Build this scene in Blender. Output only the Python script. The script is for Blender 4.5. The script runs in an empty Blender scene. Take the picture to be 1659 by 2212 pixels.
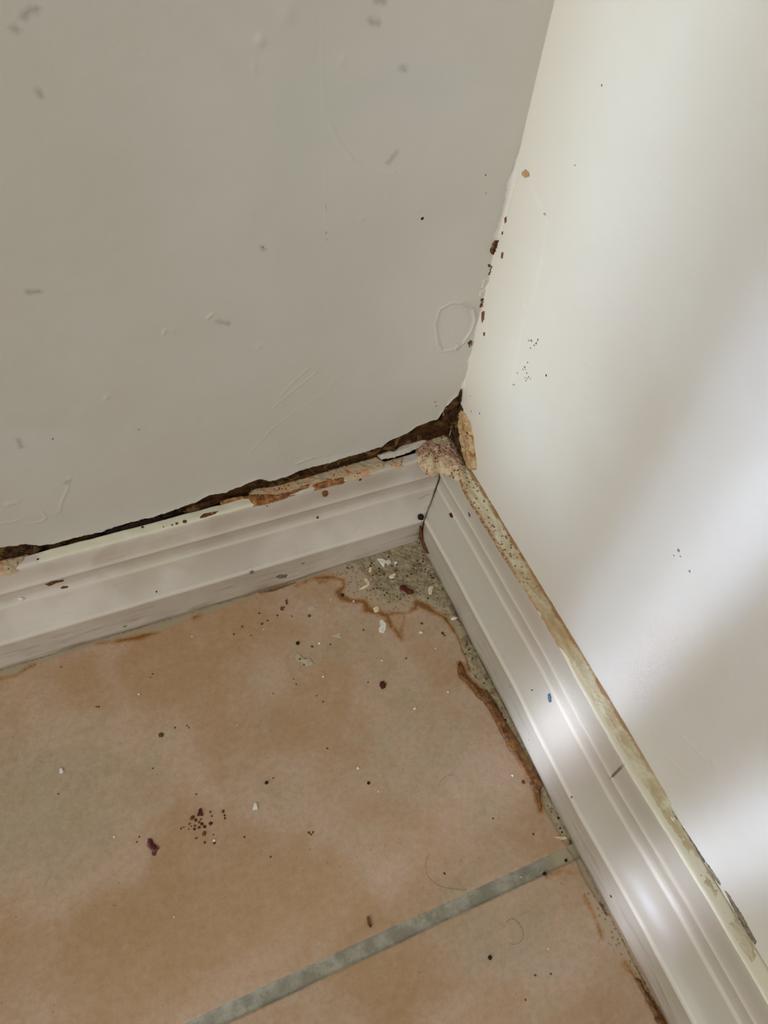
import bpy, bmesh, math, random
import numpy as np
from mathutils import Vector, Matrix
from mathutils.bvhtree import BVHTree
random.seed(7)
C = bpy.context.scene.collection

# ------------------------------------------------------------------ camera
F, CX, CY = 1610.32, 829.5, 1106.0
RCAM = np.array([[0.91964058, -0.26275421, 0.29192708],
                 [-0.38311588, -0.76383156, 0.51940694],
                 [0.08650676, -0.5895096, -0.80311581]])      # columns: image right, image down, forward
CAM = np.array([-0.12857669, -0.17949244, 0.28827091])
cd = bpy.data.cameras.new('camera')
cam = bpy.data.objects.new('camera', cd); C.objects.link(cam)
cd.sensor_fit = 'VERTICAL'; cd.sensor_height = 24.0; cd.lens = F / 2212 * 24.0
cd.clip_start = 0.005; cd.clip_end = 50
cam.matrix_world = Matrix(((RCAM[0][0], -RCAM[0][1], -RCAM[0][2], CAM[0]),
                           (RCAM[1][0], -RCAM[1][1], -RCAM[1][2], CAM[1]),
                           (RCAM[2][0], -RCAM[2][1], -RCAM[2][2], CAM[2]), (0, 0, 0, 1)))
bpy.context.scene.camera = cam

# ------------------------------------------------------------------ light
sc = bpy.context.scene
sc.view_settings.view_transform = 'Standard'; sc.view_settings.look = 'None'
sc.view_settings.gamma = 1; sc.view_settings.exposure = 0.0; sc.view_settings.use_curve_mapping = False
w = bpy.data.worlds.new('world'); sc.world = w; w.use_nodes = True
w.node_tree.nodes['Background'].inputs[0].default_value = (1.0, 0.985, 0.945, 1)
w.node_tree.nodes['Background'].inputs[1].default_value = 0.33

def area(name, loc, target, sx, sy, power, col, spread=180.0, up=(0, 0, 1)):
    ld = bpy.data.lights.new(name, 'AREA'); ld.shape = 'RECTANGLE'; ld.size = sx; ld.size_y = sy
    ld.energy = power; ld.color = col; ld.spread = math.radians(spread)
    o = bpy.data.objects.new(name, ld); C.objects.link(o)
    z = (Vector(loc) - Vector(target)).normalized()
    x = Vector(up).cross(z).normalized(); y = z.cross(x)
    o.matrix_world = Matrix(((x.x, y.x, z.x, loc[0]), (x.y, y.y, z.y, loc[1]), (x.z, y.z, z.z, loc[2]), (0, 0, 0, 1)))
    return o
area('window_daylight', (-1.55, -0.75, 1.05), (-0.05, -0.1, 0.1), 0.9, 1.1, 12.5, (1.0, 0.99, 0.96))
# daylight falling through tall narrow gaps beside the window: soft upright bands on the right wall
area('daylight_band', (-0.62, -0.224, 0.17), (0.0, -0.106, 0.075), 0.010, 0.32, 0.0066, (0.68, 0.79, 1.0), 3.2)
area('daylight_band', (-0.62, -0.242, 0.16), (0.0, -0.124, 0.060), 0.012, 0.30, 0.0112, (0.68, 0.79, 1.0), 2.8)
area('daylight_band', (-0.62, -0.237, 0.09), (-0.01, -0.119, 0.022), 0.012, 0.045, 0.0021, (0.68, 0.79, 1.0), 2.6)  # extra lamp added to brighten the band's patch on the right skirting
area('daylight_band', (-0.62, -0.304, 0.08), (0.0, -0.180, 0.0), 0.014, 0.22, 0.0098, (0.68, 0.79, 1.0), 3.0)
area('daylight_band', (-0.62, -0.165, 0.30), (0.0, -0.034, 0.20), 0.060, 0.24, 0.021, (0.91, 0.97, 1.0), 9.0)

# ------------------------------------------------------------------ helpers
def un(u, v, ax, val):
    """photo pixel -> point on the plane (axis ax = val)"""
    d = RCAM @ np.array([(u - CX) / F, (v - CY) / F, 1.0])
    return CAM + (val - CAM[ax]) / d[ax] * d
def ray(u, v):
    return RCAM @ np.array([(u - CX) / F, (v - CY) / F, 1.0])

def vnoise(x, y, seed=0):
    xi = np.floor(x).astype(np.int64); yi = np.floor(y).astype(np.int64)
    fx = x - xi; fy = y - yi; fx = fx * fx * (3 - 2 * fx); fy = fy * fy * (3 - 2 * fy)
    def h(a, b):
        n = (a * 374761393 + b * 668265263 + seed * 1442695041) & 0x7fffffff
        n = ((n ^ (n >> 13)) * 1274126177) & 0x7fffffff
        return ((n ^ (n >> 16)) & 0xffff) / 65535.0
    return ((h(xi, yi) * (1 - fx) + h(xi + 1, yi) * fx) * (1 - fy) + (h(xi, yi + 1) * (1 - fx) + h(xi + 1, yi + 1) * fx) * fy) * 2 - 1
def fbm(x, y, s, o=4, seed=0):
    r = 0; a = 1.0; t = 0
    for k in range(o):
        r = r + a * vnoise(x * s, y * s, seed + k); t += a; a *= .55; s *= 2.03
    return r / t
def seg_d(X, Y, pts, wid=None, closed=False):
    """distance to a polyline; with widths, signed distance (positive inside the stroke)"""
    n = len(pts); best = np.full(X.shape, -1e9 if wid is not None else 1e9)
    for i in range(n if closed else n - 1):
        a = pts[i]; b = pts[(i + 1) % n]
        dx, dy = b[0] - a[0], b[1] - a[1]; L = dx * dx + dy * dy + 1e-18
        t = np.clip(((X - a[0]) * dx + (Y - a[1]) * dy) / L, 0, 1)
        d = np.hypot(X - a[0] - t * dx, Y - a[1] - t * dy)
        if wid is None: best = np.minimum(best, d)
        else: best = np.maximum(best, wid[i] + (wid[(i + 1) % n] - wid[i]) * t - d)
    return best
def sdf(X, Y, poly):
    """signed distance to a polygon, positive inside"""
    d = seg_d(X, Y, poly, closed=True); ins = np.zeros(X.shape, bool); n = len(poly)
    for i in range(n):
        x1, y1 = poly[i][:2]; x2, y2 = poly[(i + 1) % n][:2]
        c = ((y1 > Y) != (y2 > Y)) & (X < (x2 - x1) * (Y - y1) / (y2 - y1 + 1e-18) + x1)
        ins ^= c
    return np.where(ins, d, -d)
def sm(x, a, b):
    t = np.clip((x - a) / (b - a), 0, 1); return t * t * (3 - 2 * t)

def link(name, me, mats, parent=None, smooth=True):
    if not isinstance(mats, (list, tuple)): mats = [mats]
    for m in mats: me.materials.append(m)
    if smooth: me.polygons.foreach_set('use_smooth', [True] * len(me.polygons))
    o = bpy.data.objects.new(name, me); C.objects.link(o)
    if parent is not None: o.parent = parent
    return o
def grid_mesh(name, P, keep=None, attrs=None):
    """P: (n,m,3) array -> mesh"""
    n, m = P.shape[:2]; idx = np.arange(n * m).reshape(n, m)
    q = np.stack([idx[:-1, :-1], idx[1:, :-1], idx[1:, 1:], idx[:-1, 1:]], -1).reshape(-1, 4)
    V = P.reshape(-1, 3); A = {k: v.reshape(-1) for k, v in (attrs or {}).items()}
    if keep is not None:
        k = keep.reshape(-1); q = q[k[q].any(1)]
        used = np.unique(q); re = np.full(n * m, -1); re[used] = np.arange(len(used)); q = re[q]; V = V[used]
        A = {kk: v[used] for kk, v in A.items()}
    me = bpy.data.meshes.new(name)
    me.vertices.add(len(V)); me.vertices.foreach_set('co', V.astype(np.float32).ravel())
    me.loops.add(q.size); me.loops.foreach_set('vertex_index', q.ravel().astype(np.int32))
    me.polygons.add(len(q)); me.polygons.foreach_set('loop_start', np.arange(0, q.size, 4, dtype=np.int32))
    for kk, v in A.items():
        a = me.attributes.new(kk, 'FLOAT', 'POINT'); a.data.foreach_set('value', v.astype(np.float32))
    me.update(calc_edges=True); me.validate()
    return me
def tagit(o, label=None, cat=None, group=None, kind=None):
    if label: o['label'] = label
    if cat: o['category'] = cat
    if group: o['group'] = group
    if kind: o['kind'] = kind
    return o

# planes: each maps (a, b, h) to the world, h = height off the surface into the room
FL = dict(ax=2, val=0.0, ab=(0, 1), f=lambda a, b, h: np.stack([a, b, h + 0 * a], -1), flip=False)
def plane_floor(z): return dict(ax=2, val=z, ab=(0, 1), f=lambda a, b, h: np.stack([a, b, z + h + 0 * a], -1), flip=False)
def plane_left(y=0.0): return dict(ax=1, val=y, ab=(0, 2), f=lambda a, b, h: np.stack([a, y - h + 0 * a, b], -1), flip=False)
def plane_right(x=0.0): return dict(ax=0, val=x, ab=(1, 2), f=lambda a, b, h: np.stack([x - h + 0 * a, a, b], -1), flip=True)
def P2(pl, px):
    out = []
    for p in px:
        q = un(p[0], p[1], pl['ax'], pl['val']); out.append((q[pl['ab'][0]], q[pl['ab'][1]]))
    return out
MM = 0.001
def relief(name, pl, px, H, mat, parent=None, step=.35, rim=.8, rough=.25, rs=900, edge=.25, es=700, seed=1, extra=None, world=False):
    """an irregular crust of real thickness on a plane: outline px (photo pixels), mm units. It dips under its base outside the outline."""
    poly = px if world else P2(pl, px)
    A = np.array(poly); mg = 1.2 * MM
    a = np.arange(A[:, 0].min() - mg, A[:, 0].max() + mg, step * MM); b = np.arange(A[:, 1].min() - mg, A[:, 1].max() + mg, step * MM)
    X, Y = np.meshgrid(a, b, indexing='ij')
    d = sdf(X, Y, poly) + edge * MM * fbm(X, Y, es, 3, seed)
    h = H * MM * (1 - (1 - np.clip(d / (rim * MM), 0, 1)) ** 2) + rough * MM * fbm(X, Y, rs, 4, seed + 9) * sm(d, 0, rim * MM)
    h = np.where(d < 0, np.maximum(d * .9, -.5 * MM), h + .05 * MM)
    if extra: h = h + extra(X, Y, d)
    P = pl['f'](X, Y, h)
    if pl['flip']: P = P[::-1]; d2 = d[::-1]
    else: d2 = d
    if pl['ax'] == 1: pass
    me = grid_mesh(name, P, d2 > -.5 * MM, {'sd': d2 / MM})
    return link(name, me, mat, parent)

# ------------------------------------------------------------------ material helpers
def srgb(r, g, b):
    f = lambda c: (c / 255 / 12.92) if c / 255 <= .04045 else ((c / 255 + .055) / 1.055) ** 2.4
    return (f(r), f(g), f(b), 1)
class Mt:
    def __init__(s, name, rough=.5, spec=.4):
        s.m = bpy.data.materials.new(name); s.m.use_nodes = True; s.t = s.m.node_tree
        s.b = s.t.nodes['Principled BSDF']; s.b.inputs['Roughness'].default_value = rough
        s.b.inputs['Specular IOR Level'].default_value = spec
        s.co = s.t.nodes.new('ShaderNodeTexCoord').outputs['Object']
    def put(s, sock, v):
        if isinstance(v, bpy.types.NodeSocket): s.t.links.new(v, sock)
        else: sock.default_value = v
    def noise(s, scale, detail=4, rough=.55, dist=0, vec=None, stretch=None):
        n = s.t.nodes.new('ShaderNodeTexNoise'); v = vec or s.co
        if stretch:
            mp = s.t.nodes.new('ShaderNodeMapping'); s.put(mp.inputs[0], v); mp.inputs['Scale'].default_value = stretch; v = mp.outputs[0]
        s.put(n.inputs['Vector'], v); n.inputs['Scale'].default_value = scale; n.inputs['Detail'].default_value = detail
        n.inputs['Roughness'].default_value = rough; n.inputs['Distortion'].default_value = dist
        return n.outputs[0]
    def voro(s, scale, feat='F1'):
        n = s.t.nodes.new('ShaderNodeTexVoronoi'); s.put(n.inputs['Vector'], s.co); n.inputs['Scale'].default_value = scale; n.feature = feat
        return n.outputs['Distance']
    def attr(s, name):
        n = s.t.nodes.new('ShaderNodeAttribute'); n.attribute_name = name; return n.outputs['Fac']
    def math(s, op, a, b=0.0, c=0.0):
        n = s.t.nodes.new('ShaderNodeMath'); n.operation = op; s.put(n.inputs[0], a); s.put(n.inputs[1], b); s.put(n.inputs[2], c); return n.outputs[0]
    def ss(s, v, a, b, lo=0.0, hi=1.0):
        n = s.t.nodes.new('ShaderNodeMapRange'); n.interpolation_type = 'SMOOTHSTEP'
        s.put(n.inputs['Value'], v); n.inputs['From Min'].default_value = a; n.inputs['From Max'].default_value = b
        n.inputs['To Min'].default_value = lo; n.inputs['To Max'].default_value = hi
        return n.outputs[0]
    def mix(s, f, a, b, mode='MIX'):
        n = s.t.nodes.new('ShaderNodeMix'); n.data_type = 'RGBA'; n.blend_type = mode
        s.put(n.inputs[0], f); s.put(n.inputs[6], a); s.put(n.inputs[7], b); return n.outputs[2]
    def col(s, c): s.put(s.b.inputs['Base Color'], c)
    def rough(s, c): s.put(s.b.inputs['Roughness'], c)
    def bump(s, h, dist, strength=1.0):
        n = s.t.nodes.new('ShaderNodeBump'); s.put(n.inputs['Height'], h); n.inputs['Distance'].default_value = dist
        n.inputs['Strength'].default_value = strength; s.t.links.new(n.outputs[0], s.b.inputs['Normal'])
def two(name, c1, c2, scale=400, rough=.6, bump=.15, spec=.3, c3=None, thr=(.40, .62), dots=None, dscale=900, dthr=(.25, .17), bs=None):
    m = Mt(name, rough, spec); n = m.noise(scale, 5, .6)
    c = m.mix(m.ss(n, *thr), c1, c2)
    if c3: c = m.mix(m.ss(m.noise(scale * .45, 4, .6, 1.0), .50, .60), c, c3)
    if dots: c = m.mix(m.math('MULTIPLY', m.ss(m.voro(dscale), *dthr), m.ss(m.noise(260, 2), .42, .56)), c, dots)
    m.col(c); m.bump(m.noise(bs or scale * 2.2, 5, .65), bump * MM)
    return m.m

# ------------------------------------------------------------------ materials
def make_wall(name, base, warm, cool):
    m = Mt(name, .42, .35)
    a = m.noise(14, 4, .5); c = m.mix(m.ss(a, .35, .65), base, warm)
    c = m.mix(m.ss(m.noise(22, 3, .5, .6), .50, .72), c, cool)
    tone = m.attr('tone'); c = m.mix(m.ss(tone, 0, 1), c, srgb(222, 217, 203))
    # stains: thin brown lines and grey smudges that stay with the paint
    st = m.math('ADD', m.attr('stain'), m.math('MULTIPLY', m.math('SUBTRACT', m.noise(900, 4, .6), .5), 1.3))
    c = m.mix(m.ss(st, -.05, .35, 0, .85), c, srgb(132, 98, 66))
    sg = m.math('ADD', m.attr('smudge'), m.math('MULTIPLY', m.math('SUBTRACT', m.noise(700, 4, .6), .5), 2.0))
    c = m.mix(m.ss(sg, .1, 2.4, 0, .55), c, srgb(112, 106, 98))
    sp = m.math('MULTIPLY', m.ss(m.voro(300), .10, .05), m.ss(m.noise(60, 2), .62, .70))
    c = m.mix(m.math('MULTIPLY', sp, .35), c, srgb(150, 138, 118))
    m.col(c)
    h = m.math('ADD', m.math('MULTIPLY', m.noise(1500, 3, .5), .25), m.math('MULTIPLY', m.noise(170, 4, .55), 1.0))
    m.bump(h, .16 * MM, .6)
    return m.m
M = {}
M['wall_left'] = make_wall('wall_paint_left', srgb(214, 213, 205), srgb(209, 206, 196), srgb(207, 208, 199))
M['wall_right'] = make_wall('wall_paint_right', srgb(225, 226, 221), srgb(221, 219, 211), srgb(224, 222, 219))
def make_board(name, base):
    m = Mt(name, .30, .5)
    c = m.mix(m.ss(m.noise(26, 4, .5), .35, .68), base, srgb(196, 186, 173))
    c = m.mix(m.ss(m.noise(40, 4, .5, 1.0), .54, .75, 0, .6), c, srgb(196, 188, 166))
    d = m.attr('grime')
    g = m.math('ADD', d, m.math('MULTIPLY', m.math('SUBTRACT', m.noise(420, 5, .6, 0, None, m_st(name)), .5), 1.6))
    c = m.mix(m.ss(g, .15, 1.0, 0, .85), c, srgb(120, 98, 74))
    e = m.attr('edge')                                           # ridge highlights painted in as a paler colour
    c = m.mix(m.ss(e, .2, 1.0, 0, .75), c, srgb(228, 222, 206))
    t = m.attr('top')                                            # paler old paint on the top edge
    tt = m.math('ADD', t, m.math('MULTIPLY', m.math('SUBTRACT', m.noise(500, 4, .6), .5), .5))
    c = m.mix(m.ss(tt, .4, .6), c, srgb(226, 221, 198))
    m.col(c)
    m.bump(m.math('ADD', m.noise(300, 4, .55, 0, None, m_st(name)), m.math('MULTIPLY', m.noise(1400, 3), .3)), .10 * MM, .5)
    return m.m
def m_st(name): return (.12, 1, 1) if 'left' in name else (1, .12, 1)
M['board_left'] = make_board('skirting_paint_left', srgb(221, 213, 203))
M['board_right'] = make_board('skirting_paint_right', srgb(190, 185, 171))  # same paint as the left; its shading is set into a darker base

def make_floor():
    m = Mt('terracotta_tile', .42, .42)
    pink, orange, olive, grey = srgb(198, 172, 148), srgb(182, 148, 110), srgb(174, 154, 122), srgb(184, 168, 144)
    t = m.attr('tone')                                            # tile's own mottling, - pale, + orange
    n1 = m.noise(34, 5, .55, .5)
    c = m.mix(m.ss(m.math('ADD', n1, m.math('MULTIPLY', t, .16)), .34, .78), pink, orange)
    c = m.mix(m.ss(m.math('SUBTRACT', m.noise(48, 5, .6, .4), m.math('MULTIPLY', t, .10)), .46, .78, 0, .7), c, olive)
    c = m.mix(m.ss(m.math('SUBTRACT', m.noise(70, 5, .6), m.math('MULTIPLY', t, .12)), .52, .80, 0, .7), c, grey)
    c = m.mix(m.ss(m.noise(420, 6, .8), .30, .72, 0, .38), c, srgb(140, 108, 80))
    c = m.mix(m.ss(m.noise(140, 6, .75), .45, .75, 0, .35), c, srgb(196, 176, 150))
    c = m.mix(m.math('MULTIPLY', m.ss(m.voro(330), .13, .07), m.ss(m.noise(50, 2), .50, .62, 0, .5)), c, srgb(110, 80, 56))
    # crumbs of dust and mortar film
    px = m.noise(650, 5, .65)
    mo = m.math('ADD', m.attr('dust'), m.math('MULTIPLY', m.math('SUBTRACT', m.noise(300, 5, .65), .5), 2.6))
    c = m.mix(m.ss(mo, -.2, 1.2, 0, .8), c, srgb(180, 160, 134))
    film = m.math('ADD', m.attr('film'), m.math('MULTIPLY', m.math('SUBTRACT', px, .5), 2.0))
    c = m.mix(m.ss(film, -.1, .5, 0, .9), c, srgb(168, 154, 128))
    c = m.mix(m.math('MULTIPLY', m.ss(m.voro(620), .34, .22), m.ss(mo, -.1, 1.4, 0, .55)), c, srgb(92, 72, 48))
    ru = m.math('ADD', m.attr('rust'), m.math('MULTIPLY', m.math('ADD', m.math('MULTIPLY', m.math('SUBTRACT', m.noise(520, 6, .8, .6), .5), 4.2), m.math('MULTIPLY', m.math('SUBTRACT', m.noise(120, 3), .5), 3.0)), 1.0))
    c = m.mix(m.ss(ru, -1.1, .3, 0, .7), c, srgb(166, 118, 62))
    c = m.mix(m.ss(ru, .0, 1.1, 0, .85), c, srgb(122, 78, 30))
    di = m.math('ADD', m.attr('dirt'), m.math('MULTIPLY', m.math('SUBTRACT', m.noise(800, 5, .7), .5), 1.6))
    c = m.mix(m.ss(di, -.1, .5, 0, .85), c, srgb(78, 62, 42))
    gr = m.attr('grout')
    gc = m.mix(m.ss(m.noise(120, 5, .7), .36, .64), srgb(138, 134, 118), srgb(170, 166, 150))
    gc = m.mix(m.ss(m.noise(500, 4, .7), .5, .7, 0, .5), gc, srgb(112, 108, 94))
    gc = m.mix(m.ss(m.attr('sandy'), 0, 1), gc, srgb(172, 160, 132))
    gr2 = m.math('ADD', gr, m.math('MULTIPLY', m.math('SUBTRACT', m.noise(420, 4, .6), .5), .5))
    c = m.mix(m.ss(gr2, .0, .12), c, gc)
    m.col(c)
    m.rough(m.ss(gr2, 0, .2, .42, .85))
    h = m.math('ADD', m.math('MULTIPLY', m.noise(900, 5, .7), .7), m.noise(150, 4, .5))
    m.bump(h, .13 * MM, .6)
    return m.m
M['floor'] = make_floor()
M['mortar'] = two('mortar', srgb(156, 142, 114), srgb(172, 158, 130), 520, .85, .25, .2, srgb(138, 122, 94), dots=srgb(72, 58, 40), dscale=520, dthr=(.34, .22))
M['caulk'] = two('old_caulk', srgb(206, 190, 156), srgb(222, 212, 186), 300, .7, .3, .25, None, dots=srgb(112, 76, 50), dscale=760, dthr=(.34, .24))
M['filler'] = two('lumpy_filler', srgb(214, 198, 162), srgb(200, 168, 136), 260, .8, .5, .2, srgb(190, 150, 128), dots=srgb(96, 48, 34), dscale=900, dthr=(.40, .28))
M['glue'] = two('brown_glue', srgb(122, 76, 28), srgb(84, 48, 16), 420, .38, .25, .45, srgb(128, 88, 38))
M['rust_edge'] = two('orange_brown_edge', srgb(150, 98, 52), srgb(112, 68, 32), 520, .6, .3, .3, srgb(176, 128, 80))
M['bare'] = two('bare_plaster', srgb(206, 178, 142), srgb(190, 176, 146), 300, .8, .4, .2, srgb(206, 160, 120), dots=srgb(120, 84, 54), dscale=700, dthr=(.30, .20))
M['tan'] = two('tan_plaster', srgb(184, 152, 108), srgb(208, 184, 146), 420, .85, .5, .15, srgb(158, 118, 70), dots=srgb(90, 52, 26), dscale=300)
M['brown'] = two('brown_substrate', srgb(86, 56, 28), srgb(52, 34, 18), 300, .8, .6, .2, srgb(118, 92, 52))
M['black'] = two('black_grit', srgb(26, 18, 20), srgb(44, 28, 22), 900, .6, .1)
M['brown_chip'] = two('brown_grit', srgb(92, 56, 28), srgb(126, 84, 44), 900, .6, .1)
M['darkred'] = two('dark_red_crumb', srgb(74, 20, 20), srgb(96, 34, 24), 900, .5, .1)
M['purple'] = two('purple_smear', srgb(82, 34, 44), srgb(130, 88, 88), 900, .5, .1)
M['olive'] = two('olive_grit', srgb(74, 66, 34), srgb(98, 86, 48), 900, .6, .1)
M['white'] = two('white_paint_flake', srgb(238, 236, 226), srgb(222, 220, 208), 500, .5, .1)
M['cream'] = two('cream_flake', srgb(222, 206, 166), srgb(236, 224, 192), 500, .6, .15)
M['pale'] = two('pale_film', srgb(196, 184, 160), srgb(180, 162, 136), 500, .5, .1)
M['seed'] = two('seed_husk', srgb(122, 80, 38), srgb(86, 54, 26), 900, .6, .1)
M['blue'] = two('blue_paint_fleck', srgb(70, 116, 142), srgb(60, 84, 100), 700, .5, .1)
M['grey'] = two('grey_scuff', srgb(138, 132, 122), srgb(112, 106, 96), 700, .6, .1)
M['hair'] = two('hair', srgb(120, 84, 54), srgb(98, 68, 44), 500, .4, .0)
M['void'] = two('dark_cavity', srgb(48, 34, 22), srgb(30, 22, 16), 300, .9, .4)

M['rust_dark'] = two('rust_dark', srgb(112, 78, 42), srgb(66, 42, 24), 900, .8, .3, .2, srgb(168, 138, 104))
M['gapdark'] = two('gap_shade', srgb(150, 140, 124), srgb(116, 105, 90), 600, .8, .1)
M['wall_plain'] = two('torn_wall_paint', srgb(226, 222, 212), srgb(212, 206, 192), 300, .5, .2)
# ================================================================== SETTING
G1, G2 = -0.15658, -0.16194
# ---- floor
def build_floor():
    fine = .45 * MM
    xs = np.concatenate([np.linspace(-1.3, -.32, 18), np.arange(-.305, -.0005, fine), [0.0, .02, .06]])
    ys = np.concatenate([np.linspace(-1.3, -.32, 18), np.arange(-.305, -.0005, fine), [0.0, .02, .06]])
    X, Y = np.meshgrid(xs, ys, indexing='ij')
    wob = .35 * MM * fbm(X, Y * 0, 60, 4, 3); wob2 = .35 * MM * fbm(X, Y * 0 + 9, 60, 4, 5)
    e1 = (G1 + wob) - Y; e2 = Y - (G2 + wob2); gd = np.minimum(e1, e2)          # >0 inside the joint
    gd = np.maximum(gd, np.minimum(Y + .4695, -.4640 - Y))                       # the next joints, outside the frame
    gd = np.maximum(gd, np.minimum(X + .3425, -.3370 - X))
    gx = np.minimum(gd / MM, 3)
    # the cut edge of the tile beside the right skirting: mortar shows between them
    cut = P2(FL, [(1000, 1250), (955, 1330), (972, 1351), (991, 1381), (999, 1405), (1015, 1440), (1032, 1470), (1062, 1508), (1098, 1570), (1130, 1630), (1160, 1690), (1176, 1745), (1215, 1815), (1240, 1850), (1262, 1900), (1300, 1960), (1500, 1900), (1400, 1300)])
    cs = sdf(X, Y, cut)
    leftgap = P2(FL, [(-60, 1440), (0, 1465), (33, 1460), (73, 1436), (108, 1427), (152, 1411), (217, 1390), (244, 1386), (312, 1373), (339, 1367), (380, 1350), (407, 1337), (450, 1325), (500, 1307), (566, 1284), (640, 1262), (700, 1245), (700, 1150), (0, 1380), (-60, 1400)])
    ls = sdf(X, Y, leftgap)
    corner = P2(FL, [(700, 1240), (763, 1236), (800, 1252), (802, 1275), (830, 1300), (866, 1302), (897, 1282), (920, 1303), (942, 1316), (961, 1326), (1000, 1330), (960, 1180), (880, 1120), (700, 1200)])
    cn = sdf(X, Y, corner)
    film = np.maximum(cs, ls) / MM; film = np.maximum(film, np.minimum(cn / MM, .25) - .15)
    h = -1.1 * MM * sm(gd, -.25 * MM, .75 * MM) + .12 * MM * fbm(X, Y, 400, 4, 2) * (gd > 0)
    h = h - .35 * MM * sm(cs, -.3 * MM, .5 * MM)
    rust = np.full(X.shape, -9.0)
    S = [[(640, 1266, 1), (673, 1250, 3), (717, 1246, 4), (741, 1253, 4), (744, 1267, 4), (730, 1280, 6), (746, 1294, 7), (763, 1299, 6), (787, 1299, 4), (793, 1315, 9), (817, 1324, 5), (836, 1329, 6), (841, 1343, 6), (844, 1352, 4)],
         [(836, 1329, 5), (855, 1324, 4), (879, 1324, 2), (896, 1313, 4), (901, 1302, 6), (920, 1310, 6), (939, 1324, 6), (961, 1334, 4), (974, 1351, 3), (991, 1381, 3), (999, 1405, 4), (1012, 1424, 4), (1015, 1443, 6)],
         [(890, 1280, 3), (906, 1286, 8), (930, 1292, 4)], [(852, 1356, 2), (858, 1366, 3), (866, 1380, 4)], [(874, 1330, .8), (871, 1342, .8), (864, 1372, .8)],
         [(691, 1258, 2), (705, 1256, 2)], [(993, 1433, 5), (999, 1457, 8), (1021, 1481, 8), (1048, 1505, 8), (1069, 1538, 8), (1093, 1577, 8), (1135, 1637, 10), (1150, 1671, 11), (1159, 1689, 11), (1162, 1722, 5), (1168, 1752, 3)],
         [(0, 1467, 2), (33, 1459, 3), (73, 1436, 3)], [(210, 1391, 2), (250, 1386, 3), (312, 1374, 4), (339, 1367, 3)], [(417, 1335, 2), (432, 1330, 4)], [(566, 1282, 2), (595, 1270, 4), (620, 1262, 1)],
         [(1262, 1936, 1), (1289, 1990, 2), (1300, 2024, 2)], [(1347, 2078, 3), (1356, 2090, 3), (1390, 2135, 3), (1405, 2165, 5), (1420, 2189, 6), (1432, 2212, 7)],
         [(1180, 1893, 1), (1215, 1880, 1.5), (1240, 1885, 1)], [(1232, 1815, 3), (1236, 1832, 4)]]
    for s in S:
        p = P2(FL, s); rust = np.maximum(rust, seg_d(X, Y, p, [q[2] * .235 for q in s and [(0, 0, c[2] * MM) for c in s]]) / MM)
    dirt = np.full(X.shape, -9.0)
    D = [[(-20, 1455, 1.2), (200, 1386, 1.2), (400, 1328, 1.2), (566, 1277, 1.5), (700, 1232, 1.5)],
         [(560, 1280, 2), (590, 1275, 3), (640, 1258, 2)],
         [(880, 1165, 3), (905, 1170, 6), (925, 1195, 3), (950, 1240, 2), (975, 1300, 2), (1010, 1385, 2), (1048, 1450, 3), (1080, 1510, 1), (1123, 1590, 1.5), (1187, 1706, 1.5), (1240, 1820, 1.5), (1277, 1900, 1), (1336, 2014, 1.5), (1380, 2100, 2), (1440, 2212, 3)],
         [(1236, 1800, 3), (1234, 1826, 4)], [(1297, 1950, 3), (1310, 1975, 3)], [(1020, 1400, 2), (1044, 1462, 4)], [(1355, 2085, 1), (1410, 2180, 3), (1432, 2212, 5)]]
    for s in D:
        p = P2(FL, s); dirt = np.maximum(dirt, seg_d(X, Y, p, [c[2] * .23 * MM for c in s]) / MM)
    dirt = np.maximum(dirt, sdf(X, Y, P2(FL, [(905, 1160), (840, 1180), (880, 1195), (925, 1215)])) / MM * .5)
    dust = np.maximum(sdf(X, Y, P2(FL, [(700, 1240), (745, 1250), (752, 1290), (795, 1300), (840, 1326), (900, 1305), (950, 1330), (960, 1200), (860, 1190)])) / MM,
                      sdf(X, Y, P2(FL, [(1262, 1900), (1320, 1960), (1370, 2060), (1440, 2212), (1390, 2160), (1350, 2090), (1290, 2020), (1255, 1935)])) / MM * .5)
    tone = np.zeros(X.shape)
    B = [(330, 2000, 45, 1.8), (560, 1960, 40, 1.2), (30, 2030, 35, 1.4), (250, 2120, 30, .6), (500, 1350, 40, 1.0), (330, 1430, 35, 1.0), (120, 1480, 30, .8), (400, 1500, 30, .6), (90, 1740, 45, -1.6), (60, 1850, 30, -1.2), (300, 1850, 22, -.8),
         (230, 1640, 30, -.4), (1000, 1640, 26, -1.0), (830, 1660, 18, -.6), (660, 1750, 20, -.9), (560, 1480, 18, -.7), (100, 2130, 30, -.9), (400, 2100, 24, -.8), (800, 2060, 30, .5), (700, 1900, 30, .5), (1100, 1480, 20, -.3), (1170, 2050, 22, -1.5), (1050, 2000, 22, -1.2),
         (1000, 2150, 26, .4), (1250, 2150, 20, .4), (880, 2180, 16, .5), (1230, 1950, 12, .8), (1150, 1760, 14, .6), (850, 1480, 30, -.4), (700, 1600, 30, .2), (20, 1950, 14, .6)]
    for u, v, r, a in B:
        p = P2(FL, [(u, v)])[0]; tone += a * np.exp(-((X - p[0]) ** 2 + (Y - p[1]) ** 2) / (2 * (r * .5 * MM) ** 2))
    ep = P2(FL, [(1238, 1850)])[0]
    sandy = np.exp(-((X - ep[0]) ** 2 + (Y - ep[1]) ** 2) / (2 * (6 * MM) ** 2)) * 1.3
    P = np.stack([X, Y, h], -1)
    me = grid_mesh('floor', P, None, dict(grout=gx, film=film, rust=rust, dirt=dirt, dust=dust, tone=tone, sandy=sandy))
    o = link('floor', me, M['floor']); return tagit(o, kind='structure')
floor = build_floor()

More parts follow.
